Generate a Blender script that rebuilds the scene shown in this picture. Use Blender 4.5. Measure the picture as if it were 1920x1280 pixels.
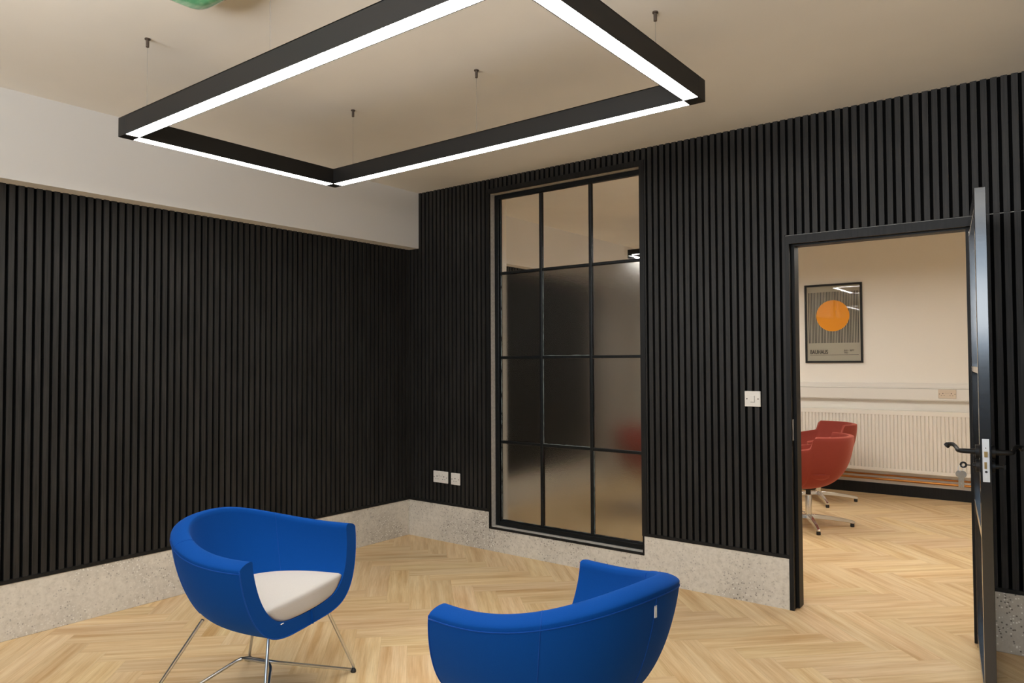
import bpy, bmesh, math, random
import numpy as np
from mathutils import Vector, Matrix
random.seed(7)
R = math.radians
for o in list(bpy.data.objects): bpy.data.objects.remove(o)
SC = bpy.context.scene
COL = SC.collection
# ------------------------------------------------------------------ camera
cam_d = bpy.data.cameras.new('camera'); cam = bpy.data.objects.new('camera', cam_d); COL.objects.link(cam)
YAW, PIT, ROL = R(37.499), R(1.622), R(-0.264)
_f = Vector((-math.sin(YAW)*math.cos(PIT), math.cos(YAW)*math.cos(PIT), math.sin(PIT)))
_r = Vector((math.cos(YAW), math.sin(YAW), 0)); _u = _r.cross(_f)
r2 = _r*math.cos(ROL)+_u*math.sin(ROL); u2 = -_r*math.sin(ROL)+_u*math.cos(ROL)
M = Matrix((r2, u2, -_f)).transposed().to_4x4(); M.translation = Vector((4.090, -4.012, 1.330))
cam.matrix_world = M
cam_d.sensor_width = 36; cam_d.lens = 1363.6/1920*36; cam_d.clip_start = .05
SC.camera = cam
# ------------------------------------------------------------------ world, exposure, daylight, ceiling fill
SC.view_settings.view_transform = 'Standard'; SC.view_settings.look = 'None'
SC.view_settings.gamma = 1; SC.view_settings.use_curve_mapping = False
SC.view_settings.exposure = 0.0
W = bpy.data.worlds.new('daylight'); SC.world = W; W.use_nodes = True
_b = W.node_tree.nodes['Background']; _b.inputs[0].default_value = (.55, .74, 1, 1); _b.inputs[1].default_value = 2.2
def portal(loc, rot, sx, sy, power, col):
    l = bpy.data.lights.new('window_and_fill_light', 'AREA'); l.shape = 'RECTANGLE'; l.size = sx; l.size_y = sy
    l.energy = power; l.color = col
    o = bpy.data.objects.new('window_and_fill_light', l); COL.objects.link(o); o.location = loc; o.rotation_euler = rot
    return o
CEIL_FILL = portal((3.1, -5.50, 1.85), (R(90+42), 0, 0), 4.0, .8, 120, (1, .965, .91)); CEIL_FILL.data.spread = R(105)  # added upward fill to brighten the ceiling, like daylight bounced off the ground
DAY2 = portal((4.3, -5.75, 1.95), (R(90), 0, 0), 1.8, 1.15, 20, (.55, .78, 1))      # daylight entering the window behind the camera
STRIP = 46.0        # light strips, main room
STRIP2 = 46.0       # light strips, far room
# ------------------------------------------------------------------ node helpers
def mat(name, base=(.5,.5,.5), rough=.5, metal=0, **kw):
    m = bpy.data.materials.new(name); m.use_nodes = True
    b = m.node_tree.nodes['Principled BSDF']
    b.inputs['Base Color'].default_value = (*base, 1); b.inputs['Roughness'].default_value = rough
    b.inputs['Metallic'].default_value = metal
    for k, v in kw.items(): b.inputs[k.replace('_', ' ')].default_value = v
    return m
def N(m, t, **kw):
    n = m.node_tree.nodes.new(t)
    for k, v in kw.items(): setattr(n, k, v)
    return n
def L(m, a, b): m.node_tree.links.new(a, b)
def P(m): return m.node_tree.nodes['Principled BSDF']
def coords(m, scale=(1,1,1), kind='Object'):
    tc = N(m, 'ShaderNodeTexCoord'); mp = N(m, 'ShaderNodeMapping'); mp.inputs['Scale'].default_value = scale
    L(m, tc.outputs[kind], mp.inputs[0]); return mp.outputs[0]
def noise(m, vec, scale, detail=4, rough=.5):
    n = N(m, 'ShaderNodeTexNoise'); n.inputs['Scale'].default_value = scale; n.inputs['Detail'].default_value = detail
    n.inputs['Roughness'].default_value = rough; L(m, vec, n.inputs['Vector']); return n.outputs['Fac']
def ramp(m, fac, stops):
    r = N(m, 'ShaderNodeValToRGB'); e = r.color_ramp.elements
    while len(e) < len(stops): e.new(.5)
    for i, (p, c) in enumerate(stops): e[i].position = p; e[i].color = (*c, 1)
    L(m, fac, r.inputs[0]); return r.outputs[0]
def mix(m, fac, a, b, mode='MIX'):
    n = N(m, 'ShaderNodeMix'); n.data_type = 'RGBA'; n.blend_type = mode
    for s, v in ((n.inputs[0], fac), (n.inputs[6], a), (n.inputs[7], b)):
        if hasattr(v, 'links'): L(m, v, s)
        else: s.default_value = v if isinstance(v, (int, float)) else (*v, 1)
    return n.outputs[2]
def bump(m, h, strength=.3, dist=.001):
    b = N(m, 'ShaderNodeBump'); b.inputs['Strength'].default_value = strength; b.inputs['Distance'].default_value = dist
    L(m, h, b.inputs['Height']); L(m, b.outputs[0], P(m).inputs['Normal'])
# ------------------------------------------------------------------ materials
M_ceil = mat('ceiling_paint', (.80,.765,.70), .9)
v = coords(M_ceil); n1 = noise(M_ceil, v, 1.3, 3); L(M_ceil, ramp(M_ceil, n1, [(.3,(.77,.75,.705)),(.7,(.83,.81,.765))]), P(M_ceil).inputs[0])
bump(M_ceil, noise(M_ceil, coords(M_ceil, (1,2,1)), 2, 4), .12, .01)
M_white = mat('white_paint', (.80,.79,.77), .75)
v = coords(M_white); bump(M_white, noise(M_white, v, 60, 3), .08, .002)
M_cream = mat('cream_wall_paint', (.88,.83,.75), .8)
v = coords(M_cream); bump(M_cream, noise(M_cream, v, 40, 3), .08, .002)
M_reveal = mat('render_grey', (.50,.47,.42), .9)
v = coords(M_reveal); L(M_reveal, ramp(M_reveal, noise(M_reveal, v, 60, 5), [(.3,(.42,.39,.35)),(.7,(.56,.53,.47))]), P(M_reveal).inputs[0])
def black_wood(name, base):
    m = mat(name, base, .5)
    v = coords(m, (1,1,.035)); g = noise(m, v, 160, 6, .65); g2 = noise(m, coords(m, (1,1,.3)), 9, 3)
    c1 = ramp(m, g, [(.25, tuple(x*.5 for x in base)), (.75, tuple(x*1.7 for x in base))])
    c2 = mix(m, .5, c1, ramp(m, g2, [(.35,(.55,.55,.55)),(.65,(1.3,1.3,1.3))]), 'MULTIPLY')
    L(m, c2, P(m).inputs[0]); bump(m, g, .2, .0006)
    P(m).inputs['Roughness'].default_value = .55
    return m
M_slat = black_wood('black_oak_slat', (.019,.0178,.0165)); P(M_slat).inputs['Specular IOR Level'].default_value = .3
M_grey = mat('grey_paint', (.34,.31,.275), .8)
M_dim = mat('charcoal_paint', (.04,.039,.037), .8)
M_trim = mat('black_trim', (.010,.010,.010), .5, Specular_IOR_Level=.25)
v = coords(M_trim, (1,1,.05)); L(M_trim, ramp(M_trim, noise(M_trim, v, 90, 5), [(.3,(.006,.006,.006)),(.8,(.015,.015,.015))]), P(M_trim).inputs[0])
M_felt = mat('black_felt', (.003,.003,.003), .95, Specular_IOR_Level=.05)
M_gloss = mat('black_frame_paint', (.006,.006,.007), .26, Coat_Weight=1.0, Coat_Roughness=.12)
v = coords(M_gloss); bump(M_gloss, noise(M_gloss, v, 45, 4), .15, .002)
M_old = mat('worn_black_steel', (.013,.015,.016), .4, Specular_IOR_Level=.3)       # painted many times, showing grey green on the putty
v = coords(M_old); nn = noise(M_old, v, 55, 6, .7); L(M_old, ramp(M_old, nn, [(.50,(.004,.005,.0055)),(.66,(.010,.013,.014)),(.78,(.10,.13,.125))]), P(M_old).inputs[0])
bump(M_old, nn, .5, .003)
# terrazzo like exposed aggregate plinth
M_plinth = mat('exposed_aggregate_concrete', (.5,.46,.4), .85)
v = coords(M_plinth)
big = noise(M_plinth, v, 2.2, 4)
basec0 = ramp(M_plinth, noise(M_plinth, v, 34, 6, .7), [(.25,(.52,.475,.40)),(.5,(.67,.62,.535)),(.75,(.76,.71,.62))])
basec = mix(M_plinth, ramp(M_plinth, big, [(.45,(0,0,0)),(.62,(.42,.42,.42))]), basec0, (.36,.33,.285))
vo = N(M_plinth, 'ShaderNodeTexVoronoi'); vo.inputs['Scale'].default_value = 95; L(M_plinth, v, vo.inputs['Vector'])
sep = N(M_plinth, 'ShaderNodeSeparateColor'); L(M_plinth, vo.outputs['Color'], sep.inputs[0])
def gate(lo, hi, src, out=1):
    mr = N(M_plinth, 'ShaderNodeMapRange'); mr.inputs[1].default_value = lo; mr.inputs[2].default_value = hi; mr.inputs[3].default_value = 0; mr.inputs[4].default_value = out
    L(M_plinth, src, mr.inputs[0]); return mr.outputs[0]
def mul(m, a, b, op='MULTIPLY'):
    n = N(m, 'ShaderNodeMath', operation=op)
    for i, x in enumerate((a, b)):
        if hasattr(x, 'links'): L(m, x, n.inputs[i])
        else: n.inputs[i].default_value = x
    return n.outputs[0]
near = gate(.42, .30, vo.outputs['Distance']); patch = gate(.44, .60, big)
white = mul(M_plinth, mul(M_plinth, gate(.72,.76, sep.outputs[0]), near), patch)
dark = mul(M_plinth, mul(M_plinth, gate(.84,.88, sep.outputs[1]), near), gate(.36,.6, big))
cc = mix(M_plinth, mul(M_plinth, white, .95), basec, (.88,.86,.80)); cc = mix(M_plinth, mul(M_plinth, dark, .9), cc, (.14,.12,.10))

L(M_plinth, cc, P(M_plinth).inputs[0]); bump(M_plinth, vo.outputs['Distance'], .15, .001)
# oak herringbone planks: uv along each plank, 'tone' attribute per plank
M_oak = mat('oak_herringbone', (.55,.38,.2), .42)
uv = N(M_oak, 'ShaderNodeUVMap'); uv.uv_map = 'UVMap'; at = N(M_oak, 'ShaderNodeAttribute'); at.attribute_name = 'tone'
mp = N(M_oak, 'ShaderNodeMapping'); mp.inputs['Scale'].default_value = (1.6, 26, 1); L(M_oak, uv.outputs[0], mp.inputs[0])
g = noise(M_oak, mp.outputs[0], 1.0, 6, .62)
mp2 = N(M_oak, 'ShaderNodeMapping'); mp2.inputs['Scale'].default_value = (.9, 8, 1); L(M_oak, uv.outputs[0], mp2.inputs[0])
g2 = noise(M_oak, mp2.outputs[0], 1.3, 3, .5)
mp3 = N(M_oak, 'ShaderNodeMapping'); mp3.inputs['Scale'].default_value = (6, 200, 1); L(M_oak, uv.outputs[0], mp3.inputs[0])
g3 = noise(M_oak, mp3.outputs[0], 1.0, 3, .5)
wood = ramp(M_oak, g, [(.22,(.48,.27,.105)),(.38,(.67,.45,.225)),(.54,(.76,.555,.315)),(.75,(.83,.645,.40))])
wood = mix(M_oak, .75, wood, ramp(M_oak, g2, [(.30,(.76,.62,.47)),(.48,(1,1,1)),(.8,(1.05,1.07,1.10))]), 'MULTIPLY')
wood = mix(M_oak, .35, wood, ramp(M_oak, g3, [(.3,(.72,.68,.62)),(.6,(1.06,1.06,1.06))]), 'MULTIPLY')
wood = mix(M_oak, 1.0, wood, at.outputs['Color'], 'MULTIPLY')
L(M_oak, wood, P(M_oak).inputs[0])
P(M_oak).inputs['Specular IOR Level'].default_value = .35
M_joint = mat('floor_joint', (.25,.16,.08), .8)
def fabric(name, c, sheen=.25, tint=None):
    m = mat(name, c, .9); v = coords(m)
    w = noise(m, v, 900, 2); L(m, mix(m, .3, c, ramp(m, w, [(.3, tuple(x*.75 for x in c)), (.7, tuple(min(1, x*1.25) for x in c))])), P(m).inputs[0])
    bump(m, w, .25, .0008)
    P(m).inputs['Sheen Weight'].default_value = sheen; P(m).inputs['Sheen Roughness'].default_value = .4
    P(m).inputs['Sheen Tint'].default_value = (*(tint or tuple(min(1, x*1.6+.05) for x in c)), 1)
    P(m).inputs['Specular IOR Level'].default_value = .08
    return m
M_blue = fabric('royal_blue_upholstery', (.0022,.052,.25), .16, (.2,.4,1))
M_blue2 = fabric('royal_blue_piping', (.006,.06,.30), .3, (.3,.45,1))
M_seat = fabric('light_grey_upholstery', (.52,.49,.455), .05)
M_red = fabric('brick_red_upholstery', (.29,.055,.040), .55, (1,.4,.3))
M_tube = mat('satin_chrome', (.62,.62,.62), .28, 1)
M_alu = mat('polished_aluminium', (.72,.70,.67), .22, 1)
M_rub = mat('black_rubber', (.012,.012,.012), .6)
M_plas = mat('white_plastic', (.80,.76,.70), .35)
M_dark = mat('dark_recess', (.03,.028,.025), .6)
M_tag = mat('white_label', (.8,.8,.8), .6)
M_black = mat('black_powder_coat', (.0095,.009,.0085), .5, Specular_IOR_Level=.35)
v = coords(M_black); bump(M_black, noise(M_black, v, 500, 2), .1, .0005)
M_steel = mat('brushed_steel', (.78,.80,.82), .35, .35)
M_cable = mat('steel_cable', (.35,.34,.32), .4, .5)
M_grip = mat('dark_nickel', (.16,.13,.11), .35, .9)
M_brass = mat('brass', (.55,.38,.16), .3, 1)
M_copper = mat('copper', (.62,.27,.07), .4, 1)
M_rad = mat('radiator_enamel', (.82,.77,.69), .4)
def emis(name, c, s):
    m = mat(name, (.9,.9,.9), .5); P(m).inputs['Emission Color'].default_value = (*c, 1); P(m).inputs['Emission Strength'].default_value = s; return m
M_strip = emis('light_diffuser', (1,.975,.935), STRIP)
M_strip2 = emis('light_diffuser_far_room', (1,.98,.92), STRIP2)
def glass(name, rough, bumpy=0, tint=(1,1,1), bscale=300, bdist=.002):
    m = mat(name, tint, rough); P(m).inputs['Transmission Weight'].default_value = 1; P(m).inputs['IOR'].default_value = 1.45
    if bumpy: v = coords(m); bump(m, noise(m, v, bscale, 2), bumpy, bdist)
    return m
M_glass = glass('clear_glass', 0.0)
M_frost = glass('obscured_glass', .17, .35, (.42,.415,.40), 230, .0012)
M_door_glass = glass('door_glass', .03, .1, (1,1,1), 180, .0006)
# ------------------------------------------------------------------ mesh helpers
def obj(name, bm, m, parent=None, smooth=False, sharp=None):
    me = bpy.data.meshes.new(name)
    if isinstance(bm, bmesh.types.BMesh):
        bmesh.ops.recalc_face_normals(bm, faces=bm.faces[:]) ; bm.to_mesh(me); bm.free()
    else: me = bm
    for mm in (m if isinstance(m, (list, tuple)) else [m]): me.materials.append(mm)
    if smooth:
        for p in me.polygons: p.use_smooth = True
        if sharp: me.set_sharp_from_angle(angle=R(sharp))
    o = bpy.data.objects.new(name, me); COL.objects.link(o)
    if parent: o.parent = parent
    return o
def box(bm, x0, x1, y0, y1, z0, z1, mi=0):
    vs = [bm.verts.new((x, y, z)) for z in (z0, z1) for y in (y0, y1) for x in (x0, x1)]
    for f in ((0,2,3,1),(4,5,7,6),(0,1,5,4),(2,6,7,3),(0,4,6,2),(1,3,7,5)):
        fc = bm.faces.new([vs[i] for i in f]); fc.material_index = mi
    return bm
def boxes(*bs):
    bm = bmesh.new()
    for b in bs: box(bm, *b)
    return bm
def bevel(o, w, seg=2, ang=40):
    md = o.modifiers.new('bevel', 'BEVEL'); md.width = w; md.segments = seg; md.limit_method = 'ANGLE'; md.angle_limit = R(ang)
    return o
def tube(bm, pts, r, n=10, closed=False, cap=True):
    pts = [Vector(p) for p in pts]; rings = []; up = None
    k = len(pts)
    for i, p in enumerate(pts):
        a = pts[(i-1) % k] if (closed or i > 0) else p; b = pts[(i+1) % k] if (closed or i < k-1) else p
        t = (b-a).normalized()
        if up is None:
            up = Vector((0,0,1)) if abs(t.z) < .9 else Vector((1,0,0))
        s = t.cross(up).normalized(); up = s.cross(t).normalized()
        rr = r[i] if isinstance(r, (list, tuple)) else r
        rings.append([bm.verts.new(p + rr*(math.cos(2*math.pi*j/n)*s + math.sin(2*math.pi*j/n)*up)) for j in range(n)])
    for i in range(k if closed else k-1):
        A, B = rings[i], rings[(i+1) % k]
        for j in range(n): bm.faces.new((A[j], A[(j+1) % n], B[(j+1) % n], B[j]))
    if cap and not closed: bm.faces.new(rings[0]); bm.faces.new(rings[-1][::-1])
    return bm
def fillet(pts, rad, seg=6):
    pts = [Vector(p) for p in pts]; out = [pts[0]]
    for i in range(1, len(pts)-1):
        a, p, b = pts[i-1], pts[i], pts[i+1]; da = (a-p).normalized(); db = (b-p).normalized()
        d = min(rad, (a-p).length*.45, (b-p).length*.45); s, e = p+da*d, p+db*d
        for k in range(seg+1):
            t = k/seg; out.append((1-t)**2*s + 2*t*(1-t)*p + t*t*e)
    out.append(pts[-1]); return out
def cyl(bm, c, r, h, axis='z', n=20, r2=None):
    c = Vector(c); ax = {'x':Vector((1,0,0)),'y':Vector((0,1,0)),'z':Vector((0,0,1))}[axis] if isinstance(axis, str) else Vector(axis).normalized()
    return tube(bm, [c, c+ax*h], [r, r if r2 is None else r2], n)
def lathe(bm, prof, n=24, c=(0,0,0)):
    rings = []
    for rr, z in prof: rings.append([bm.verts.new((c[0]+rr*math.cos(2*math.pi*j/n), c[1]+rr*math.sin(2*math.pi*j/n), c[2]+z)) for j in range(n)])
    for A, B in zip(rings, rings[1:]):
        for j in range(n): bm.faces.new((A[j], A[(j+1)%n], B[(j+1)%n], B[j]))
    bm.faces.new(rings[0][::-1]); bm.faces.new(rings[-1]); return bm
def thing(name, label, cat, loc=(0,0,0), rz=0, group=None):
    o = bpy.data.objects.new(name, None); COL.objects.link(o); o.location = loc; o.rotation_euler = (0,0,rz); o.empty_display_size = .1
    return tag(o, label, cat, group)
def tag(o, label, cat, group=None):
    o['label'] = label; o['category'] = cat
    if group: o['group'] = group
    return o
def struct(o, label=None):
    o['kind'] = 'structure'
    if label: o['label'] = label
    return o
def kids(o): return [c for c in bpy.data.objects if c.parent == o]
def dup(root, loc, rz, label):
    r = root.copy(); COL.objects.link(r); r.location = loc; r.rotation_euler = (0,0,rz); r['label'] = label
    for ch in kids(root):
        c = ch.copy(); COL.objects.link(c); c.parent = r
        for g in kids(ch):
            d = g.copy(); COL.objects.link(d); d.parent = c
    return r
# ------------------------------------------------------------------ dimensions
H = 2.641; PL = .272
XR, YB, YF = 5.35, -5.6, 4.02          # right hand wall, wall behind the camera, far wall of the other room
WX0, WX1, WZ0, WZ1 = .811, 2.02, .167, 2.535
DX0, DX1, DZ = 2.875, 3.74, 1.99
WT = .200                               # partition thickness (back face y)
# ------------------------------------------------------------------ floor
def floor():
    w, Lp = .125, .625; bm = bmesh.new(); uvl = bm.loops.layers.uv.new('UVMap'); cl = bm.loops.layers.float_color.new('tone')
    s = 1/math.sqrt(2); gap = .00015
    def clip_poly(poly):
        for ax, lim, sg in ((0, -.10, 1), (0, XR+.1, -1), (1, YB-.1, 1), (1, YF+.1, -1)):
            out = []
            for i in range(len(poly)):
                p, q = poly[i], poly[(i+1) % len(poly)]
                ip = sg*(p[ax]-lim) >= 0; iq = sg*(q[ax]-lim) >= 0
                if ip: out.append(p)
                if ip != iq:
                    t = (lim-p[ax])/(q[ax]-p[ax]); out.append(tuple(p[k]+t*(q[k]-p[k]) for k in range(4)))
            poly = out
            if len(poly) < 3: return None
        return poly
    A0 = .262-Lp; B0 = -.75+.02
    for j in range(-12, 13):
        for i in range(-70, 71):
            for kind in (0, 1):
                a = A0+i*w+j*Lp; b = B0-i*w+j*Lp
                if kind == 0: r = (a+gap, a+Lp-gap, b+gap, b+w-gap)
                else: r = (a+Lp+gap, a+Lp+w-gap, b+gap, b+Lp-gap)
                ca, cb = (r[0]+r[1])/2, (r[2]+r[3])/2; cx, cy = (ca-cb)*s, (ca+cb)*s
                if not (-.7 < cx < XR+.7 and YB-.7 < cy < YF+.7): continue
                ou, ov = random.uniform(0, 60), random.uniform(0, 60)
                poly = []
                for aa, bb in ((r[0],r[2]),(r[1],r[2]),(r[1],r[3]),(r[0],r[3])):
                    u_, v_ = (aa-r[0], bb-r[2]) if kind == 0 else (bb-r[2], aa-r[0])
                    poly.append(((aa-bb)*s, (aa+bb)*s, u_+ou, v_+ov))
                poly = clip_poly(poly)
                if not poly: continue
                t = random.gauss(1, .03); tone = (t, t*random.gauss(1,.008), t*random.gauss(.99,.025), 1)
                f = bm.faces.new([bm.verts.new((p[0], p[1], 0)) for p in poly])
                for lp, p in zip(f.loops, poly): lp[uvl].uv = (p[2], p[3]); lp[cl] = tone
    o = obj('floor', bm, [M_oak, M_joint])
    bm2 = bmesh.new(); bm2.from_mesh(o.data)
    box(bm2, -.1, XR+.1, YB-.1, YF+.1, -.06, -.0008, 1); bm2.to_mesh(o.data); bm2.free()
    struct(o, 'pale oak herringbone plank floor running through both rooms')
floor()
struct(obj('ceiling', boxes((-.1, XR+.1, YB-.1, YF+.1, H, H+.1)), M_ceil), 'off-white painted plaster ceiling')
# ------------------------------------------------------------------ walls
bm = boxes((-.12, -.0145, YB-.1, 2.86, 0, H)); struct(obj('wall_left', bm, M_felt))
bm = boxes((-.12, -.0, 2.86, YF+.1, 0, H)); struct(obj('wall_left_far_room', bm, M_grey))
def wall_with_holes(name, x0, x1, y0, y1, holes, mats, mi_fn=None):
    bm = bmesh.new(); xs = sorted({x0, x1, *[h[0] for h in holes], *[h[1] for h in holes]}); zs = sorted({0, H, *[h[2] for h in holes], *[h[3] for h in holes]})
    for xa, xb in zip(xs, xs[1:]):
        for za, zb in zip(zs, zs[1:]):
            cx, cz = (xa+xb)/2, (za+zb)/2
            if any(h[0] < cx < h[1] and h[2] < cz < h[3] for h in holes): continue
            box(bm, xa, xb, y0, y1, za, zb)
    return obj(name, bm, mats)
HO = [(WX0, WX1, WZ0, WZ1), (DX0, DX1, 0, DZ)]
struct(wall_with_holes('wall_right', 0, XR, .014, .085, HO, M_reveal), 'partition wall with window and doorway')
struct(wall_with_holes('wall_right_far_side', 0, XR, .085, WT, HO, M_cream))
struct(obj('wall_far', boxes((-.1, XR+.1, YF, YF+.1, 0, H)), M_cream), 'cream wall of the room behind')
struct(obj('wall_end_far_room', boxes((XR, XR+.1, .08, YF, 0, H)), M_cream)); struct(obj('wall_end', boxes((XR, XR+.1, YB-.1, .08, 0, H)), M_dim))
# wall behind the camera with the daylight window
bm = boxes((0, .85, YB-.1, YB, 0, H), (5.25, XR, YB-.1, YB, 0, H), (.85, 5.25, YB-.1, YB, 0, 1.35), (.85, 5.25, YB-.1, YB, 2.55, H))
struct(obj('wall_back', bm, M_dim))
bm = boxes((.85, 5.25, YB-.07, YB-.03, 1.35, 1.40), (.85, 5.25, YB-.07, YB-.03, 2.50, 2.55), (.85, .9, YB-.07, YB-.03, 1.4, 2.5), (5.2, 5.25, YB-.07, YB-.03, 1.4, 2.5), (3.3, 3.34, YB-.07, YB-.03, 1.4, 2.5), (2.0, 2.04, YB-.07, YB-.03, 1.4, 2.5))
struct(obj('window_2', bm, M_white))
# white boxed beam over the left wall
BX, BZ = .104, 2.211
struct(obj('trim_1', boxes((-.02, BX, YB, .0, BZ, H), (-.02, BX, WT, YF, BZ, H)), M_white), 'white boxed beam along the top of the left wall')
# plinths
def plinth(name, b, label=None): o = struct(obj(name, boxes(b), M_plinth), label); bevel(o, .002, 1); return o
plinth('baseboard_left', (-.014, .0, YB, .0, 0, PL), 'exposed aggregate concrete plinth under the left wall panelling')
plinth('baseboard_left_far_room', (-.014, .0, WT, 2.86, 0, PL))
bm = boxes((.0, WX0-.006, -.001, .014, 0, PL), (WX0-.006, WX1-.002, -.001, .014, 0, WZ0-.012), (WX1-.002, DX0, -.001, .014, 0, PL))
struct(obj('baseboard_right', bm, M_plinth), 'exposed aggregate concrete plinth under the window wall')
plinth('baseboard_door_side', (DX1+.02, XR, -.001, .014, 0, PL), 'grey aggregate plinth right of the doorway')
struct(obj('baseboard_far', boxes((0, XR, YF-.02, YF, 0, .106)), M_trim), 'black skirting board in the room behind')
# ------------------------------------------------------------------ slatted panels
def slat_panel(label, axis, a0, a1, z0, z1, phase, bottom=True, top=False, side=1, ret=None):
    """axis 'x': panel on the plane y=0 facing -y; axis 'y': on plane x=0 facing +x"""
    t = thing('slat_panel', label, 'wall panel', ((a0+a1)/2, .014, z0) if axis == 'x' else (-.014, (a0+a1)/2, z0))
    ox, oy, oz = t.location
    def bb(u0, u1, d0, d1, za, zb):   # d: distance proud of the wall plane; 0=backing ... .014 = slat face at plane
        if axis == 'x': return (u0-ox, u1-ox, .014-d1-oy, .014-d0-oy, za-oz, zb-oz)
        return (-.014+d0-ox, -.014+d1-ox, u0-oy, u1-oy, za-oz, zb-oz)
    tb = .018 if bottom else 0
    bm = bmesh.new(); k = math.floor((a0-phase)/.04)
    while True:
        u = phase+k*.04; k += 1
        if u >= a1-.001: break
        u0, u1 = max(u, a0), min(u+.0252, a1)
        if u1-u0 < .003: continue
        box(bm, *bb(u0, u1, .0008, .014, z0+tb, z1))
    s = obj('slats', bm, M_slat, t)
    obj('backing', boxes(bb(a0, a1, .0003, .0008, z0, z1)), M_felt, t)
    if bottom: obj('bottom_trim', boxes(bb(a0, a1, .0003, .018, z0, z0+tb)), M_trim, t)
    return t
PH_X, PH_Y = 3.341 % .04, (-2.705) % .04
slat_panel('black wood slatted panelling covering the long left wall under the white beam', 'y', YB, 0, PL, BZ, PH_Y)
slat_panel('black slatted panelling on the left wall of the room behind the window', 'y', WT, 2.86, PL, BZ, PH_Y)
slat_panel('black slatted panelling between the room corner and the tall window', 'x', .0, WX0-.028, PL, H, PH_X)
slat_panel('low strip of black slatted panelling above the tall window', 'x', WX0-.028, WX1+.018, WZ1+.034, H, PH_X, bottom=False)
slat_panel('black slatted panelling between the tall window and the doorway, with the light switch', 'x', WX1+.018, DX0-.0, PL, H, PH_X)
slat_panel('black slatted panelling above the doorway and the open door', 'x', DX0, XR, 2.009, H, PH_X, bottom=False)
slat_panel('black slatted panelling right of the open door, below the horizontal joint', 'x', DX1+.022, XR-.002, PL, 2.006, PH_X)
# ------------------------------------------------------------------ tall window in the partition
win = thing('window_1', 'tall black steel framed interior window of twelve panes', 'window', (WX0, .06, WZ0)); win['kind'] = 'structure'; del win['category']
def wob(x0, x1, y0, y1, z0, z1): return (x0-WX0, x1-WX0, y0-.06, y1-.06, z0-WZ0, z1-WZ0)
FX0, FX1, FZ0, FZ1 = WX0, WX1, .172, 2.531
yf0, yf1 = .058, .094
bm = boxes(wob(FX0, .850, yf0, yf1, FZ0, FZ1), wob(1.975, FX1, yf0, yf1, FZ0, FZ1), wob(.85, 1.975, yf0, yf1, FZ0, .205), wob(.85, 1.975, yf0, yf1, 2.500, FZ1))
box(bm, *wob(.850, .860, .072, .09, .205, 2.50)); box(bm, *wob(.85, 1.975, .068, .09, .200, .214))
bevel(obj('window_frame', bm, M_old, win), .004, 2)
VX = (1.213, 1.610); HZ = (1.966, 1.362, .762)
for x in VX: bevel(obj('glazing_bar', boxes(wob(x-.011, x+.011, .062, .092, .205, 2.50)), M_old, win), .004, 2)
for z in HZ: bevel(obj('glazing_bar', boxes(wob(.855, 1.975, .064, .09, z-.010, z+.010)), M_old, win), .004, 2)
xs = [(.858, VX[0]-.011), (VX[0]+.011, VX[1]-.011), (VX[1]+.011, 1.975)]; zs = [(HZ[0]+.010, 2.50), (HZ[1]+.010, HZ[0]-.010), (HZ[2]+.010, HZ[1]-.010), (.212, HZ[2]-.010)]
for ri, (z0, z1) in enumerate(zs):
    for x0, x1 in xs:
        g_ = obj('pane', boxes(wob(x0, x1, .076, .080, z0, z1)), M_glass if ri == 0 else M_frost, win)
        g_['label'] = 'clear glass pane' if ri == 0 else 'obscured textured glass pane'
# bead of grey putty worn through on the lowest and middle panes
bm = bmesh.new(); random.seed(3)
def putty(x0, z0, x1, z1):
    n = max(6, int(math.hypot(x1-x0, z1-z0)/.02)); pts = []
    for i in range(n+1):
        t = i/n; pts.append((x0+(x1-x0)*t-WX0+random.uniform(-.0012,.0012), .0745-.06, z0+(z1-z0)*t-WZ0+random.uniform(-.0015,.0015)))
    tube(bm, pts, [random.uniform(.0008,.0026) for _ in pts], 5)
for z0, z1 in zs[1:3]:
    x0, x1 = xs[1]; putty(x0+.001, z0, x0+.001, z1); putty(x1-.001, z0, x1-.001, z1); putty(x0, z0+.001, x1, z0+.001)
for x0, x1 in xs: putty(x0, zs[3][0]+.001, x1, zs[3][0]+.001)
putty(.859, .22, .859, 1.95); putty(xs[2][0]+.001, zs[3][0], xs[2][0]+.001, zs[3][1])
M_putty = mat('old_grey_putty', (.26,.31,.30), .5)
obj('putty', bm, M_putty, win, True)
# black edging round the window opening
bm = boxes((WX0-.028, WX0, -.004, .014, PL, WZ1+.034), (WX0-.010, WX0, -.004, .014, WZ0-.012, PL), (WX0-.010, WX1-.006, -.004, .014, WZ0-.012, WZ0),
           (WX0, WX1+.018, -.004, .014, WZ1, WZ1+.034), (WX1-.016, WX1+.018, -.004, .014, PL, WZ1), (WX1-.012, WX1-.006, -.004, .014, WZ0, PL))
struct(obj('trim_2', bm, M_trim), 'black edging round the tall window')
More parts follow.
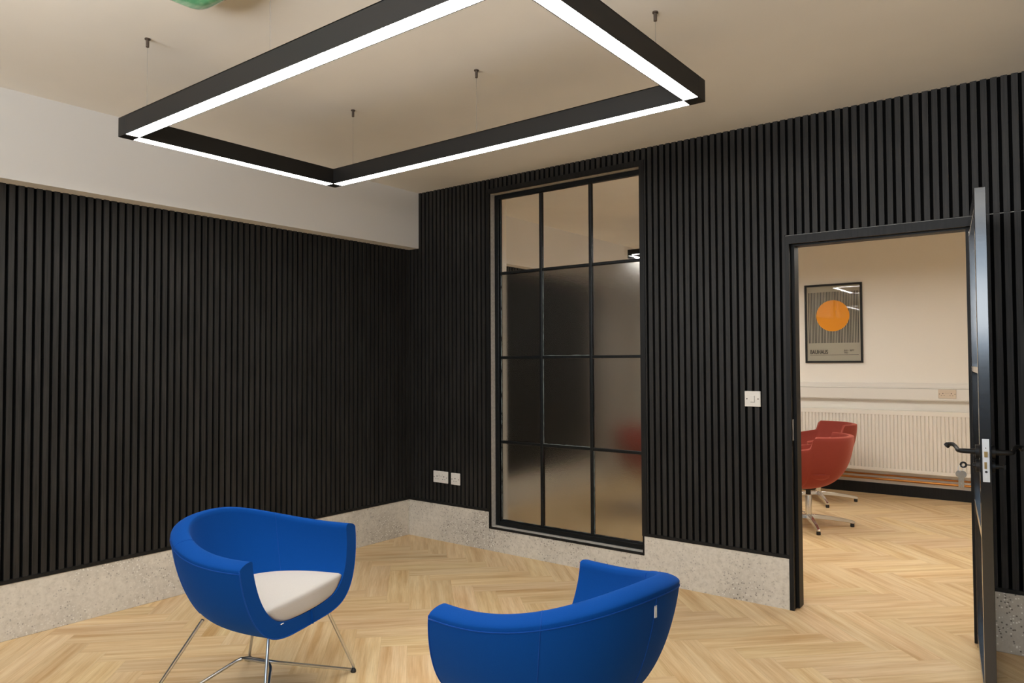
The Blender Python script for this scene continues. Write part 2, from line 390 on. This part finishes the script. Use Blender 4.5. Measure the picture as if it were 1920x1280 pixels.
# ------------------------------------------------------------------ doorway lining
bm = boxes((DX0, DX0+.023, -.004, .014, 0, DZ+.0), (DX0+.023, DX1+.02, -.004, .014, DZ-.030, DZ+.014), (DX0, DX0+.023, -.004, .014, DZ, DZ+.014))
box(bm, DX1-.018, DX1+.02, -.004, .014, 0, DZ-.03)
struct(obj('trim_3', bm, M_trim), 'black architrave round the doorway')
bm = boxes((DX0, DX0+.019, .014, .128, 0, DZ), (DX0+.019, DX0+.036, .050, .122, 0.004, DZ-.035), (DX1-.018, DX1, .014, .128, 0, DZ), (DX1-.035, DX1-.018, .05, .122, 0, DZ-.035),
           (DX0, DX1, .014, .128, DZ-.024, DZ), (DX0+.019, DX1-.018, .05, .122, DZ-.037, DZ-.024))
struct(obj('trim_4', bm, M_trim), 'black door lining with stops')
sp = thing('strike_plate', 'narrow steel strike plate on the left door jamb', 'strike plate', (DX0+.019, .02, .957))
obj('plate', boxes((0, .002, .0, .026, -.057, .057)), M_steel, sp)
obj('plate_lip', boxes((0, .004, -.022, .0, -.057, .057)), M_steel, sp)
# ------------------------------------------------------------------ open glazed door leaf
TH = math.atan2(-.993, .117)
door = thing('door_1', 'open black steel framed glazed door standing ajar at the right', 'door', (3.722, -.006, 0), TH)
door['kind'] = 'structure'; del door['category']
# local: x along the leaf from hinge to lock edge, +y toward the right hand (outer) face
LW, T, z0, z1 = .812, .037, .03, 1.974
bm = boxes((0, .040, 0, T, z0, z1), (LW-.045, LW, 0, T, z0, z1))
bevel(obj('stile', boxes((0, .040, 0, T, z0, z1)), M_gloss, door), .0015, 1); bevel(obj('stile', boxes((LW-.045, LW, 0, T, z0, z1)), M_gloss, door), .0015, 1); bm.free()
for a, b in ((1.905, z1), (1.278, 1.303), (.665, .690), (z0, .075)):
    bevel(obj('rail', boxes((.040, LW-.045, 0, T, a, b)), M_gloss, door), .0015, 1)
for a, b in ((1.303, 1.905), (.690, 1.278), (.075, .665)):
    obj('pane', boxes((.040, LW-.045, .0165, .0205, a, b)), M_door_glass, door)
for z in (.25, 1.0, 1.75):
    bm = bmesh.new(); cyl(bm, (-.004, T+.004, z-.045), .006, .09, 'z', 12); obj('hinge', bm, M_black, door, True, 40)
lk = obj('lock_plate', boxes((LW-.001, LW+.0015, .0075, .0295, .880, 1.038)), M_steel, door)
bm = bmesh.new()
for z in (.893, 1.028): cyl(bm, (LW+.001, .0185, z), .004, .0012, 'x', 12)
obj('screw', bm, M_steel, lk, True, 40)
obj('latch_bolt', boxes((LW+.001, LW+.006, .013, .024, .972, .992)), M_brass, lk)
obj('dead_bolt', boxes((LW+.001, LW+.003, .013, .021, .928, .953)), M_brass, lk)
bm = bmesh.new(); cyl(bm, (LW+.001, .0185, .917), .0045, .0012, 'x', 12); cyl(bm, (LW+.001, .0185, 1.005), .002, .0012, 'x', 10)
obj('keyhole', bm, M_dark, lk)
def lever(side):
    y = -.001 if side < 0 else T+.001; s = side
    h = bmesh.new(); cyl(h, (LW-.055, y, .985), .026, s*.012, 'y', 28); cyl(h, (LW-.055, y+s*.010, .985), .011, s*.018, 'y', 20)
    o = obj('lever_handle', h, M_black, door, True, 40)
    pts = [(LW-.055, y+s*.02, .985), (LW-.055, y+s*.058, .985), (LW-.075, y+s*.068, .984), (LW-.11, y+s*.072, .992), (LW-.14, y+s*.084, 1.001), (LW-.155, y+s*.098, .998), (LW-.158, y+s*.106, .990)]
    pts = fillet(pts, .03, 4); n = len(pts)
    b2 = bmesh.new(); tube(b2, pts, [.0095-.002*math.sin(math.pi*i/n)+ (.002 if i > n-4 else 0) for i in range(n)], 12); obj('lever', b2, M_black, o, True, 60)
lever(-1); lever(1)
for s in (-1, 1):
    y = -.001 if s < 0 else T+.001
    b2 = bmesh.new(); cyl(b2, (LW-.055, y, .932), .024, s*.011, 'y', 28); cyl(b2, (LW-.055, y+s*.010, .932), .009, s*.012, 'y', 16)
    o = obj('lock_cylinder', b2, M_black, door, True, 40)
    if s > 0:
        b2 = bmesh.new(); cyl(b2, (LW-.055, y+.02, .932), .004, .022, 'y', 10); box(b2, LW-.066, LW-.044, y+.038, y+.044, .924, .94); obj('thumb_turn', b2, M_black, o)
# keys hanging in the lock, inner face
kp = door.matrix_basis @ Vector((0,0,0))
keys = thing('key_bunch', 'bunch of steel keys hanging from the lock of the open door', 'keys', (3.722+.117*(LW-.055), -.006-.993*(LW-.055), .932), TH)
b2 = bmesh.new(); tube(b2, [(0, -.022, 0), (0, -.046, 0)], .0022, 8)
tube(b2, [(0, -.052+.009*math.cos(a), .009*math.sin(a)) for a in [2*math.pi*i/14 for i in range(14)]], .0035, 6, closed=True)
obj('key', b2, M_black, keys, True)
b2 = bmesh.new(); tube(b2, [(.002, -.060+.010*math.cos(a), -.014+.011*math.sin(a)) for a in [2*math.pi*i/16 for i in range(16)]], .001, 6, closed=True); obj('key_ring', b2, M_steel, keys, True)
for i, (dx, tl) in enumerate(((.004, -.10), (-.004, .12))):
    b2 = bmesh.new(); cyl(b2, (dx, -.060+dx*1.2, -.036), .0135, .0022, 'x', 18); box(b2, dx, dx+.002, -.0645+dx*1.2, -.0555+dx*1.2, -.086, -.044)
    o = obj('key', b2, M_alu, keys); 
# ------------------------------------------------------------------ switch and sockets
def plate(name, label, cat, x0, x1, z0, z1, y=0, kind='switch', facing=-1, m=M_plas):
    t = thing(name, label, cat, ((x0+x1)/2, y, (z0+z1)/2)); w, h = (x1-x0)/2, (z1-z0)/2
    o = obj('face_plate', boxes((-w, w, -.010, 0, -h, h)), m, t); bevel(o, .003, 3)
    if kind == 'switch':
        bevel(obj('rocker', boxes((-.011, .011, -.0135, -.0098, -.018, .018)), m, t), .0015, 2)
        bm = boxes((.0112, .0124, -.0104, -.0098, -.019, .016), (-.012, .012, -.0104, -.0098, -.0195, -.0182)); obj('recess', bm, M_dark, t)
        scr = [(-w+.013, 0), (w-.013, 0)]
    else:
        n = 2 if kind == 'double' else 1
        for k in range(n):
            cx = (-w/2+.002 if k == 0 else w/2-.002) if n == 2 else 0
            yh = -.0134 if n == 1 else -.0104
            bm = boxes((cx-.004, cx+.004, yh, -.0098, .000, .008), (cx-.014, cx-.0075, yh, -.0098, -.018, -.014), (cx+.0075, cx+.014, yh, -.0098, -.018, -.014)); obj('pin_holes', bm, M_dark, t)
            if n == 2: bevel(obj('rocker', boxes((cx*.45-.006, cx*.45+.006, -.0135, -.0098, .008, .026)), m, t), .001, 1)
            else: bevel(obj('socket_body', boxes((-.024, .024, -.013, -.0098, -.026, .026)), m, t), .002, 2)
        if n == 2: obj('switch_marks', boxes((-.018, .018, -.0104, -.0098, .0065, .0075)), M_dark, t)
        scr = [(-w+.010, -.002), (w-.010, -.002)]
    for sx, sz in scr:
        bm = bmesh.new(); cyl(bm, (sx, -.0098, sz), .0038, -.001, 'y', 12); obj('screw', bm, M_grip, t)
    return t
plate('light_switch', 'white square light switch on the black slats left of the doorway', 'light switch', 2.648, 2.736, 1.078, 1.164)
plate('power_socket', 'wide white double power socket low on the slats near the corner', 'socket', .266, .412, .432, .518, kind='double')
plate('power_socket', 'small square white socket low on the slats beside the double one', 'socket', .445, .531, .430, .516, kind='single')
# ------------------------------------------------------------------ suspended light frames
def fixture(label, x0, x1, y0, y1, zb, strip_m, cables=True):
    h, w = .078, .060
    t = thing('pendant_light', label, 'ceiling light', ((x0+x1)/2, (y0+y1)/2, zb)); ox, oy, oz = t.location
    def b(xa, xb, ya, yb, za, zb_): return boxes((xa-ox, xb-ox, ya-oy, yb-oy, za-oz, zb_-oz))
    def hbar(xa, xb, ya, yb):      # channel open below
        bm = bmesh.new(); e = .003
        if xb-xa > yb-ya: bs = [(xa, xb, ya, ya+e, zb, zb+h), (xa, xb, yb-e, yb, zb, zb+h), (xa, xb, ya, yb, zb+h-e, zb+h)]
        else: bs = [(xa, xa+e, ya, yb, zb, zb+h), (xb-e, xb, ya, yb, zb, zb+h), (xa, xb, ya, yb, zb+h-e, zb+h)]
        for q in bs: box(bm, q[0]-ox, q[1]-ox, q[2]-oy, q[3]-oy, q[4]-oz, q[5]-oz)
        hs = obj('housing', bm, M_black, t)
        if xb-xa > yb-ya: d = b(xa, xb, ya+e, yb-e, zb+.001, zb+.006)
        else: d = b(xa+e, xb-e, ya, yb, zb+.001, zb+.006)
        dd = obj('diffuser', d, strip_m, hs); dd['label'] = 'glowing white diffuser strip'
    hbar(x0+w, x1-w, y0, y0+w); hbar(x0+w, x1-w, y1-w, y1); hbar(x0, x0+w, y0+w, y1-w); hbar(x1-w, x1, y0+w, y1-w)
    for cx, cy in ((x0, y0), (x1-w, y0), (x0, y1-w), (x1-w, y1-w)):
        bevel(obj('corner_piece', b(cx, cx+w, cy, cy+w, zb-.001, zb+h+.001), M_black, t), .001, 1)
    for yy in (y0+w/2, y1-w/2):
        for xx in ((x0+.18, (x0+x1)/2-.02, x1-.18) if x1-x0 > 1 else ((x0+x1)/2,)):
            bm = bmesh.new(); tube(bm, [(xx-ox, yy-oy, zb+h-oz), (xx-ox, yy-oy, H-.03-oz)], .0007, 5); c = obj('cable', bm, M_cable, t)
            bm = bmesh.new(); lathe(bm, [(.003, -.037), (.0065, -.035), (.0065, -.006), (.011, -.005), (.011, 0)], 14, (xx-ox, yy-oy, H-oz)); obj('ceiling_gripper', bm, M_grip, c, True, 40)
    return t
fixture('large rectangular black pendant light frame with white light strips below', .983, 3.061, -2.634, -1.514, 2.269, M_strip)
fixture('narrow light frame whose corner shows through the tall window, in the room behind', .91, 1.28, 1.87, 3.1, 2.269, M_strip2)
fixture('long light frame of the room behind, seen only reflected in the poster glass', 1.66, 3.70, 1.05, 2.13, 2.269, M_strip2)
# green emergency bulkhead light at the top edge
em = thing('emergency_light', 'green lensed emergency light on the ceiling at the top edge', 'emergency light', (1.790, -2.722, H))
o = obj('base', boxes((-.178, .178, -.106, .106, -.012, 0)), M_plas, em); bevel(o, .03, 4)
bm = bmesh.new(); n = 40
def rr(a, sx, sy, e=.5): return (sx*math.copysign(abs(math.cos(a))**e, math.cos(a)), sy*math.copysign(abs(math.sin(a))**e, math.sin(a)))
rings = []
for sx, sy, z in ((.170,.098,-.012),(.168,.096,-.030),(.156,.086,-.050),(.128,.066,-.062),(.06,.03,-.066)):
    rings.append([bm.verts.new((*rr(2*math.pi*j/n, sx, sy), z)) for j in range(n)])
for A, B in zip(rings, rings[1:]):
    for j in range(n): bm.faces.new((A[j], A[(j+1)%n], B[(j+1)%n], B[j]))
bm.faces.new(rings[-1]); bm.faces.new(rings[0][::-1])
M_green = mat('green_lens', (.16,.62,.33), .15); P(M_green).inputs['Coat Weight'].default_value = .6
v = coords(M_green, (9, 30, 9)); L(M_green, ramp(M_green, noise(M_green, v, 2.2, 3), [(.35,(.13,.52,.28)),(.6,(.22,.64,.36)),(.75,(.45,.80,.54))]), P(M_green).inputs[0])
obj('lens', bm, M_green, em, True, 60)
# ------------------------------------------------------------------ blue tub chairs
CH = dict(a=.367, D=.51, p=.462, n=.838, zt=.649, zb=.738, z0=.331, lean=-.113, q=.268, e=1.138)
def shell_pt(ph, th, inner=0.0, drop=0.0, C=CH):
    a, D, z0_ = C['a'], C['D'], C['z0']
    if inner: a -= .068*inner; D -= .062*inner; z0_ += .050*inner
    ct, st = max(0, math.cos(th)), math.sin(th); s = ct**C['p']; s2 = ct**C['q']
    c = math.cos(ph); cx = math.copysign(abs(c)**C['n'], c); sy = max(0, math.sin(ph))**C['n']
    top = C['zt']+(C['zb']-C['zt'])*max(0, math.sin(ph))**2 - drop
    z = top-(top-z0_)*st**C['e']
    return Vector((a*s*cx, -D*s2*sy-C['lean']*(top-z), z))
def rimf(t): return 1.28*(max(t, 0)**.62)*(max(1-t, 0)**.22)
def tub_shell(C=CH, crown=.026, nu=72, nv=44, pt=shell_pt):
    bm = bmesh.new(); rows = []
    ths = [math.pi/2*(1-(1-j/nv)**1.6) for j in range(nv+1)]
    ths[-1] = math.pi/2
    def col(u):
        ph = math.pi*u; pts = []
        for th in reversed(ths): pts.append(pt(ph, th, 0, crown, C))
        o_, i_ = pt(ph, 0, 0, crown, C), pt(ph, 0, 1, crown, C)
        for k in range(1, 10):
            al = math.pi*k/10; t = (1-math.cos(al))/2
            pts.append(o_.lerp(i_, t)+Vector((0,0,crown*rimf(t))))
        for th in ths: pts.append(pt(ph, th, 1, crown, C))
        return pts
    us = [.5-.5*math.cos(math.pi*i/nu) for i in range(nu+1)]
    us = [.5*i/nu+.5*u for i, u in enumerate(us)]
    cols = [[bm.verts.new(p) for p in col(u)] for u in us]
    for A, B in zip(cols, cols[1:]):
        for j in range(len(A)-1): bm.faces.new((A[j], A[j+1], B[j+1], B[j]))
        bm.faces.new((A[-1], A[0], B[0], B[-1]))
    for A in (cols[0], cols[-1]):
        m_ = len(A); c0 = len(ths)
        capv = [bm.verts.new(v_.co) for v_ in A]
        for j in range(c0-1):
            bm.faces.new((capv[j], capv[j+1], capv[m_-2-j], capv[m_-1-j]))
        bm.faces.new(capv[c0-1:m_-c0+1])
    return bm
def curve_pts(fn, n): return [fn(i/n) for i in range(n+1)]
def blue_chair(label):
    t = thing('tub_chair', label, 'chair', group='blue tub chairs on the oak floor')
    bm = tub_shell(); bmesh.ops.remove_doubles(bm, verts=bm.verts[:], dist=.00001)
    sh = obj('shell', bm, M_blue, t, True, 50)
    # seams: along the rim, along both front edges, and up the back
    cr = .026; off = lambda p, c=Vector((0,-.2,.5)): p+(p-c).normalized()*.0006
    bm = bmesh.new()
    thr = .05
    tube(bm, [off(shell_pt(math.pi*(i/80), thr, 0, cr)) for i in range(81)], .0019, 6)
    obj('rim_seam', bm, M_blue2, sh, True)
    bm = bmesh.new()
    edge = [off(shell_pt(0, math.pi/2*(1-(1-j/40)**1.5), 0, cr))+Vector((0,-.001,0)) for j in range(41)]
    tube(bm, edge+[Vector((-p_.x, p_.y, p_.z)) for p_ in reversed(edge[:-1])], .0022, 6)
    obj('front_piping', bm, M_blue2, sh, True)
    bm = bmesh.new()
    tube(bm, [off(shell_pt(math.pi*.5, thr+1.2*(j/30), 0, cr)) for j in range(31)], .0014, 6)
    obj('back_seam', bm, M_blue2, sh, True)
    for us_ in (.225, .775):
        bm = bmesh.new(); ph = math.pi*us_; o_, i_ = shell_pt(ph, 0, 0, cr), shell_pt(ph, 0, 1, cr)
        path = [off(shell_pt(ph, .9*(j/20), 0, cr)) for j in range(20, 0, -1)]
        path += [o_.lerp(i_, (1-math.cos(math.pi*k/16))/2)+Vector((0,0,cr*rimf((1-math.cos(math.pi*k/16))/2)+.0001)) for k in range(17)]
        path += [shell_pt(ph, .95*(j/20), 1, cr) for j in range(1, 21)]
        tube(bm, path, .0011, 6); obj('side_seam', bm, M_blue2, sh, True)
    # small white label sewn in the side seam
    p = shell_pt(math.pi*.5, .17, 0, cr); q_ = shell_pt(math.pi*.52, .17, 0, cr); d = (q_-p).normalized(); nrm = Vector((d.y, -d.x, 0)).normalized()
    if nrm.dot(p-Vector((0,-.2,p.z))) < 0: nrm = -nrm
    bm = bmesh.new(); vs = []
    for s_ in (0, 1):
        for zz in (-.016, .016):
            for w_ in (-.005, .005): vs.append(bm.verts.new(p+nrm*(.0015+s_*.002)+d*w_+Vector((0,0,zz))))
    for f in ((0,1,3,2),(4,6,7,5),(0,4,5,1),(2,3,7,6),(0,2,6,4),(1,5,7,3)): bm.faces.new([vs[i] for i in f])
    lb = obj('fabric_label', bm, M_tag, sh); lb['label'] = 'small white sewn label'
    # cushion
    bm = bmesh.new(); zc = .452; nu = 48
    def ring(th, k=1.0, dz=0):
        r_ = []
        for i in range(nu+1):
            ph = math.pi*i/nu; q = shell_pt(ph, th, 1.0, cr)
            r_.append(Vector((q.x*k*.99, (q.y)*k+(.004 if i in (0, nu) else 0), q.z+dz+.002)))
        return r_
    def th_at(ph, z):
        lo, hi = 0, math.pi/2
        for _ in range(30):
            md = (lo+hi)/2
            if shell_pt(ph, md, 1.0, cr).z > z: lo = md
            else: hi = md
        return lo
    rings = []
    levels = [.3835, .388, .394, .402, .412, .424, .436, .446]
    for z in levels:
        r_ = []
        for i in range(nu+1):
            ph = math.pi*i/nu; q = shell_pt(ph, th_at(ph, z), 1.0, cr)
            fr = -.012*(1 if z > .44 else .5*(1-(z-.3835)/.06)) 
            r_.append(Vector((q.x*.985, min(q.y*.985, shell_pt(0, th_at(0, z), 1.0, cr).y-.006)+0, z)))
        rings.append(r_)
    base = rings[-1]; cen = Vector((0, -.20, 0))
    for k, dz in ((.985,.006),(.955,.011),(.90,.015),(.75,.019),(.55,.021),(.3,.023),(.1,.024)):
        rings.append([Vector((cen.x+(p_.x-cen.x)*k, cen.y+(p_.y-cen.y)*k, .446+dz)) for p_ in base])
    # close each ring along the front with a bowed edge
    full = []
    for r_ in rings:
        a_, b_ = r_[-1], r_[0]; n2 = 16; ext = []
        for i in range(1, n2):
            t_ = i/n2; q = a_.lerp(b_, t_); q.y += .012*math.sin(math.pi*t_)*min(1, (abs(a_.x)/.2)); ext.append(q)
        full.append([bm.verts.new(q) for q in r_+ext])
    for A, B in zip(full, full[1:]):
        for j in range(len(A)): bm.faces.new((A[j], A[(j+1) % len(A)], B[(j+1) % len(A)], B[j]))
    bm.faces.new(full[-1]); bm.faces.new(full[0][::-1])
    sc_ = obj('seat_cushion', bm, M_seat, t, True); sc_['label'] = 'light grey upholstered seat cushion'
    obj('fabric_label', boxes((.165, .180, .018, .030, .386, .3885)), M_tag, sc_)
    # wire base
    feet = {'fl':(-.362,.0), 'bl':(-.320,-.512), 'br':(.312,-.506), 'fr':(.300,.045)}
    att = {'fl':(-.19,-.05), 'bl':(-.16,-.34), 'br':(.17,-.33), 'fr':(.17,-.03)}
    hub = {'fl':(-.006,-.145), 'br':(-.006,-.292), 'fr':(.006,-.145), 'bl':(.006,-.292)}
    rt = .0062; zf = .003; zh = .160
    def footpath(k):
        fx, fy = feet[k]; ax, ay = att[k]; hx, hy = hub[k]
        return [(ax, ay, .362), (fx*1.02, fy*1.02 if fy < 0 else fy, zf+.012), (fx*.97, fy*.97, zf), (hx, hy, zh)]
    for a_, b_ in (('fl', 'br'), ('fr', 'bl')):
        A = footpath(a_); B = footpath(b_)
        path = [A[0], (feet[a_][0]*1.03, feet[a_][1], zf), A[3], B[3], (feet[b_][0]*1.03, feet[b_][1]*1.02, zf), B[0]]
        bm = bmesh.new(); tube(bm, fillet(path, .035, 7), rt, 12); lg = obj('wire_leg', bm, M_tube, t, True, 70)
        for k in (a_, b_):
            fx, fy = feet[k]; bm = bmesh.new(); lathe(bm, [(.010, 0), (.012, .003), (.011, .012), (.006, .018)], 16, (fx*.985, fy*.985, 0)); obj('foot_glide', bm, M_rub, lg, True, 50)
    return t
c1 = blue_chair('blue tub chair with its light grey seat cushion visible, facing the room, on wire legs')
c1.location = (1.726, -2.256, 0); c1.rotation_euler = (0, 0, R(18.3-90))
dup(c1, (2.695, -2.160, 0), R(173.0-90), 'nearest blue tub chair seen from behind, cropped by the bottom edge')
# ------------------------------------------------------------------ red swivel chairs
RC = dict(a=.33, D=.56, p=.45, n=.80, zt=.58, zb=.735, z0=.300, lean=-.10, q=.45, e=1.1)
def red_pt(ph, th, inner=0.0, drop=0.0, C=RC):
    a, D, z0_ = C['a'], C['D'], C['z0']
    if inner: a -= .035*inner; D -= .035*inner; z0_ += .045*inner
    ct, st = max(0, math.cos(th)), math.sin(th); s = ct**C['p']; s2 = ct**C['q']
    c = math.cos(ph); cx = math.copysign(abs(c)**C['n'], c); sn = max(0, math.sin(ph)); sy = sn**C['n']
    # stepped rim: low sloping arms, then the raised back
    yy = D*sy; t = min(1, max(0, (yy-.318)/.032)); t = t*t*(3-2*t)
    arm = .60+.05*min(1, yy/.3)
    top = arm+(.742-arm)*t - drop
    z = top-(top-z0_)*st**C['e']
    return Vector((a*s*cx, .22-yy*(s2 if True else 1)-C['lean']*(top-z)*0, z))
def red_chair(label):
    t = thing('swivel_chair', label, 'chair', group='red swivel chairs in the room behind')
    bm = tub_shell(RC, .012, 90, 30, red_pt); bmesh.ops.remove_doubles(bm, verts=bm.verts[:], dist=.00001)
    obj('shell', bm, M_red, t, True, 50)
    bm = bmesh.new()
    nu = 40; rings = []
    for z, k in ((.40,.80),(.42,.90),(.445,.95),(.455,.90),(.46,.6),(.462,.2)):
        r_ = []
        for i in range(nu):
            a_ = 2*math.pi*i/nu; r_.append(bm.verts.new((.26*k*math.copysign(abs(math.cos(a_))**.6, math.cos(a_)), -.02+.22*k*math.copysign(abs(math.sin(a_))**.6, math.sin(a_)), z)))
        rings.append(r_)
    for A, B in zip(rings, rings[1:]):
        for j in range(nu): bm.faces.new((A[j], A[(j+1)%nu], B[(j+1)%nu], B[j]))
    bm.faces.new(rings[0][::-1]); bm.faces.new(rings[-1]); obj('seat', bm, M_red, t, True, 60)
    bm = bmesh.new(); lathe(bm, [(.055, .292), (.06, .300), (.06, .315)], 24); lathe(bm, [(.020, .255), (.020, .30)], 20); obj('seat_bracket', bm, M_black, t, True, 40)
    bm = bmesh.new(); lathe(bm, [(.026, .075), (.026, .235), (.024, .241), (.024, .251), (.018, .256)], 24); obj('column', bm, M_alu, t, True, 40)
    for k in range(4):
        a_ = math.pi/2*k + R(-62.6) ; ca, sa = math.cos(a_), math.sin(a_)
        bm = bmesh.new(); sec = []
        for r_, w_, zt_, zb_ in ((.0,.024,.092,.060),(.05,.022,.092,.058),(.15,.019,.082,.050),(.26,.016,.066,.038),(.335,.014,.050,.026),(.350,.012,.042,.028)):
            sec.append([bm.verts.new((ca*r_-sa*w_*s_, sa*r_+ca*w_*s_, z_)) for s_, z_ in ((-1,zb_),(1,zb_),(.75,zt_),(-.75,zt_))])
        for A, B in zip(sec, sec[1:]):
            for j in range(4): bm.faces.new((A[j], A[(j+1)%4], B[(j+1)%4], B[j]))
        bm.faces.new(sec[0][::-1]); bm.faces.new(sec[-1]); lg = obj('base_arm', bm, M_alu, t); bevel(lg, .004, 2)
        bm = bmesh.new(); lathe(bm, [(.014, 0), (.016, .006), (.015, .026), (.010, .030)], 14, (ca*.330, sa*.330, 0)); obj('glide', bm, M_rub, lg, True, 50)
    return t
# facing -x: local +y maps to world -x  (rz = 90 deg)
rA = red_chair('red swivel chair nearest the doorway, on a four-arm metal base')
rA.location = (2.385, 2.14, 0); rA.rotation_euler = (0,0,R(90))
rB = dup(rA, (2.165, 3.275, 0), R(127), 'red swivel chair behind the first one, in front of the radiator')
for k_ in kids(rB):
    if k_.name.startswith('base_arm'): k_.rotation_euler.z = R(-37)      # swivelled seat over the same base
dup(rA, (1.12, 1.90, 0), R(-90), 'red swivel chair blurred behind the right panes of the tall window')
# ------------------------------------------------------------------ far wall: poster, trunking, radiator, pipes
PX0, PX1, PZ0, PZ1 = 1.862, 2.424, 1.308, 2.128
po = thing('framed_poster', 'black framed poster with orange circle over thin black stripes', 'poster', ((PX0+PX1)/2, YF, PZ0))
ox = po.location.x
pw, ph_ = PX1-PX0, PZ1-PZ0; fw = .020
bm = boxes((-pw/2, pw/2, -.022, 0, 0, fw), (-pw/2, pw/2, -.022, 0, ph_-fw, ph_), (-pw/2, -pw/2+fw, -.022, 0, fw, ph_-fw), (pw/2-fw, pw/2, -.022, 0, fw, ph_-fw))
bevel(obj('frame', bm, M_black, po), .0015, 1)
def glossy(name, c): return mat(name, c, .7, Coat_Weight=1.0, Coat_Roughness=.01)
M_paper, M_ink, M_or = glossy('poster_paper', (.40,.37,.29)), glossy('poster_ink', (.035,.030,.028)), glossy('poster_orange', (.92,.34,.006))
obj('print', boxes((-pw/2+fw, pw/2-fw, -.010, -.002, fw, ph_-fw)), M_paper, po)
def fx(px): return -pw/2 + (px-170)/(878-170)*pw    # proportions read off the poster
bm = bmesh.new(); n = 33; sx0, sx1 = -pw/2+fw+.012, pw/2-fw-.012
for i in range(n):
    x = sx0+(sx1-sx0)*(i+.25)/n; box(bm, x, x+(sx1-sx0)/n*.48, -.0106, -.0100, .205, ph_-.082)
obj('printed_stripes', bm, M_ink, po)
bm = bmesh.new(); cz, cr_ = .488, .162
vs = [bm.verts.new((.0-.004+cr_*math.cos(a_), -.0112, cz+cr_*math.sin(a_))) for a_ in [2*math.pi*i/64 for i in range(64)]]; f = bm.faces.new(vs)
r_ = bmesh.ops.extrude_face_region(bm, geom=[f]); bmesh.ops.translate(bm, verts=[g_ for g_ in r_['geom'] if isinstance(g_, bmesh.types.BMVert)], vec=(0,.001,0))
obj('printed_circle', bm, M_or, po)
def text(s, x, z, size, parent, m, bold=0.0, sx=1.0, y=-.0104):
    cu = bpy.data.curves.new('lettering', 'FONT'); cu.body = s; cu.size = size; cu.extrude = .0002
    to = bpy.data.objects.new('lettering', cu); COL.objects.link(to); bpy.context.view_layer.update()
    me = bpy.data.meshes.new_from_object(to.evaluated_get(bpy.context.evaluated_depsgraph_get())); bpy.data.objects.remove(to); me.name = 'lettering'
    if bold:
        b0 = bmesh.new(); b0.from_mesh(me)
        for dx_, dz_ in ((bold, 0), (bold*2, 0), (bold, bold)):
            m2 = me.copy(); m2.transform(Matrix.Translation((dx_, dz_, 0))); b0.from_mesh(m2)
        b0.to_mesh(me); b0.free()
    me.transform(Matrix.Translation((x, y, z)) @ Matrix.Rotation(math.pi/2, 4, 'X') @ Matrix.Diagonal((sx, 1, 1, 1)))
    me.materials.clear(); return obj('lettering', me, m, parent)
text('BAUHAUS', -pw/2+fw+.026, .092, .060, po, M_ink, .0017, .66)
text('JULI - SEPT', .100, .118, .024, po, M_ink, .0006, .88); text('1923', .100, .096, .021, po, M_ink, .0006, .9)
obj('printed_rule', boxes((-pw/2+fw+.026, pw/2-fw-.02, -.0106, -.0100, .080, .083)), M_ink, po)
# dado trunking
tr = thing('cable_trunking', 'long white cable trunking along the cream wall above the radiator', 'trunking', (2.6, YF-.002, 1.02))
o = obj('trunking_body', boxes((-2.55, 2.7, -.052, 0, -.075, .045), (-2.55, 2.7, -.030, 0, .045, .088), (-2.55, 2.7, -.046, 0, -.083, -.075)), M_plas, tr); bevel(o, .006, 3)
obj('cover_groove', boxes((-2.55, 2.7, -.0525, -.0519, .034, .036)), M_dark, tr)
plate('power_socket', 'cream double power socket on the trunking in the room behind', 'socket', 3.085, 3.232, .968, 1.052, y=YF-.052, kind='double', m=mat('cream_plastic', (.70,.58,.45), .4))
# radiator
ra = thing('radiator', 'long white panel radiator on the cream wall behind the red chairs', 'radiator', (2.6, YF-.002, .236))
X0, X1, hh = -1.25, 1.15, .600
bm = bmesh.new(); pitch = .0333; yb, yr = -.085, -.097; pts = []
x = X0
prof = []
while x < X1-.01:
    prof += [(x, yr), (x+pitch*.60, yr), (x+pitch*.74, yb), (x+pitch*.86, yb)]; x += pitch
prof.append((X1, yr))
za, zb_ = .035, hh-.040
for (xa, ya), (xb, yb2) in zip(prof, prof[1:]):
    bm.faces.new([bm.verts.new(q) for q in ((xa, ya, za), (xb, yb2, za), (xb, yb2, zb_), (xa, ya, zb_))])
bmesh.ops.remove_doubles(bm, verts=bm.verts[:], dist=.0001)
obj('front_panel', bm, M_rad, ra)
bm = boxes((X0, X1, -.098, -.084, hh-.042, hh-.004), (X0, X1, -.098, -.084, .002, .037), (X0, X1, -.084, -.030, .004, hh-.03)); bevel(obj('panel_body', bm, M_rad, ra), .004, 2)
bm = boxes((X0-.002, X1+.002, -.098, -.028, hh-.006, hh+.004)); bevel(obj('top_grille', bm, M_rad, ra), .002, 1)
for x_ in (-1.0, 0, .95): obj('wall_bracket', boxes((x_, x_+.03, -.030, -.001, .1, .5)), M_rad, ra)
for z_, lb in ((.190, 'upper'), (.152, 'lower')):
    bm = bmesh.new(); tube(bm, [(.02, YF-(.014 if lb == 'upper' else .030), z_), (XR, YF-(.014 if lb == 'upper' else .030), z_)], .0085 if lb == 'upper' else .011, 12)
    tag(obj('heating_pipe', bm, M_copper, None, True, 60), lb+' copper heating pipe running above the black skirting board', 'pipe')
print('scene built')
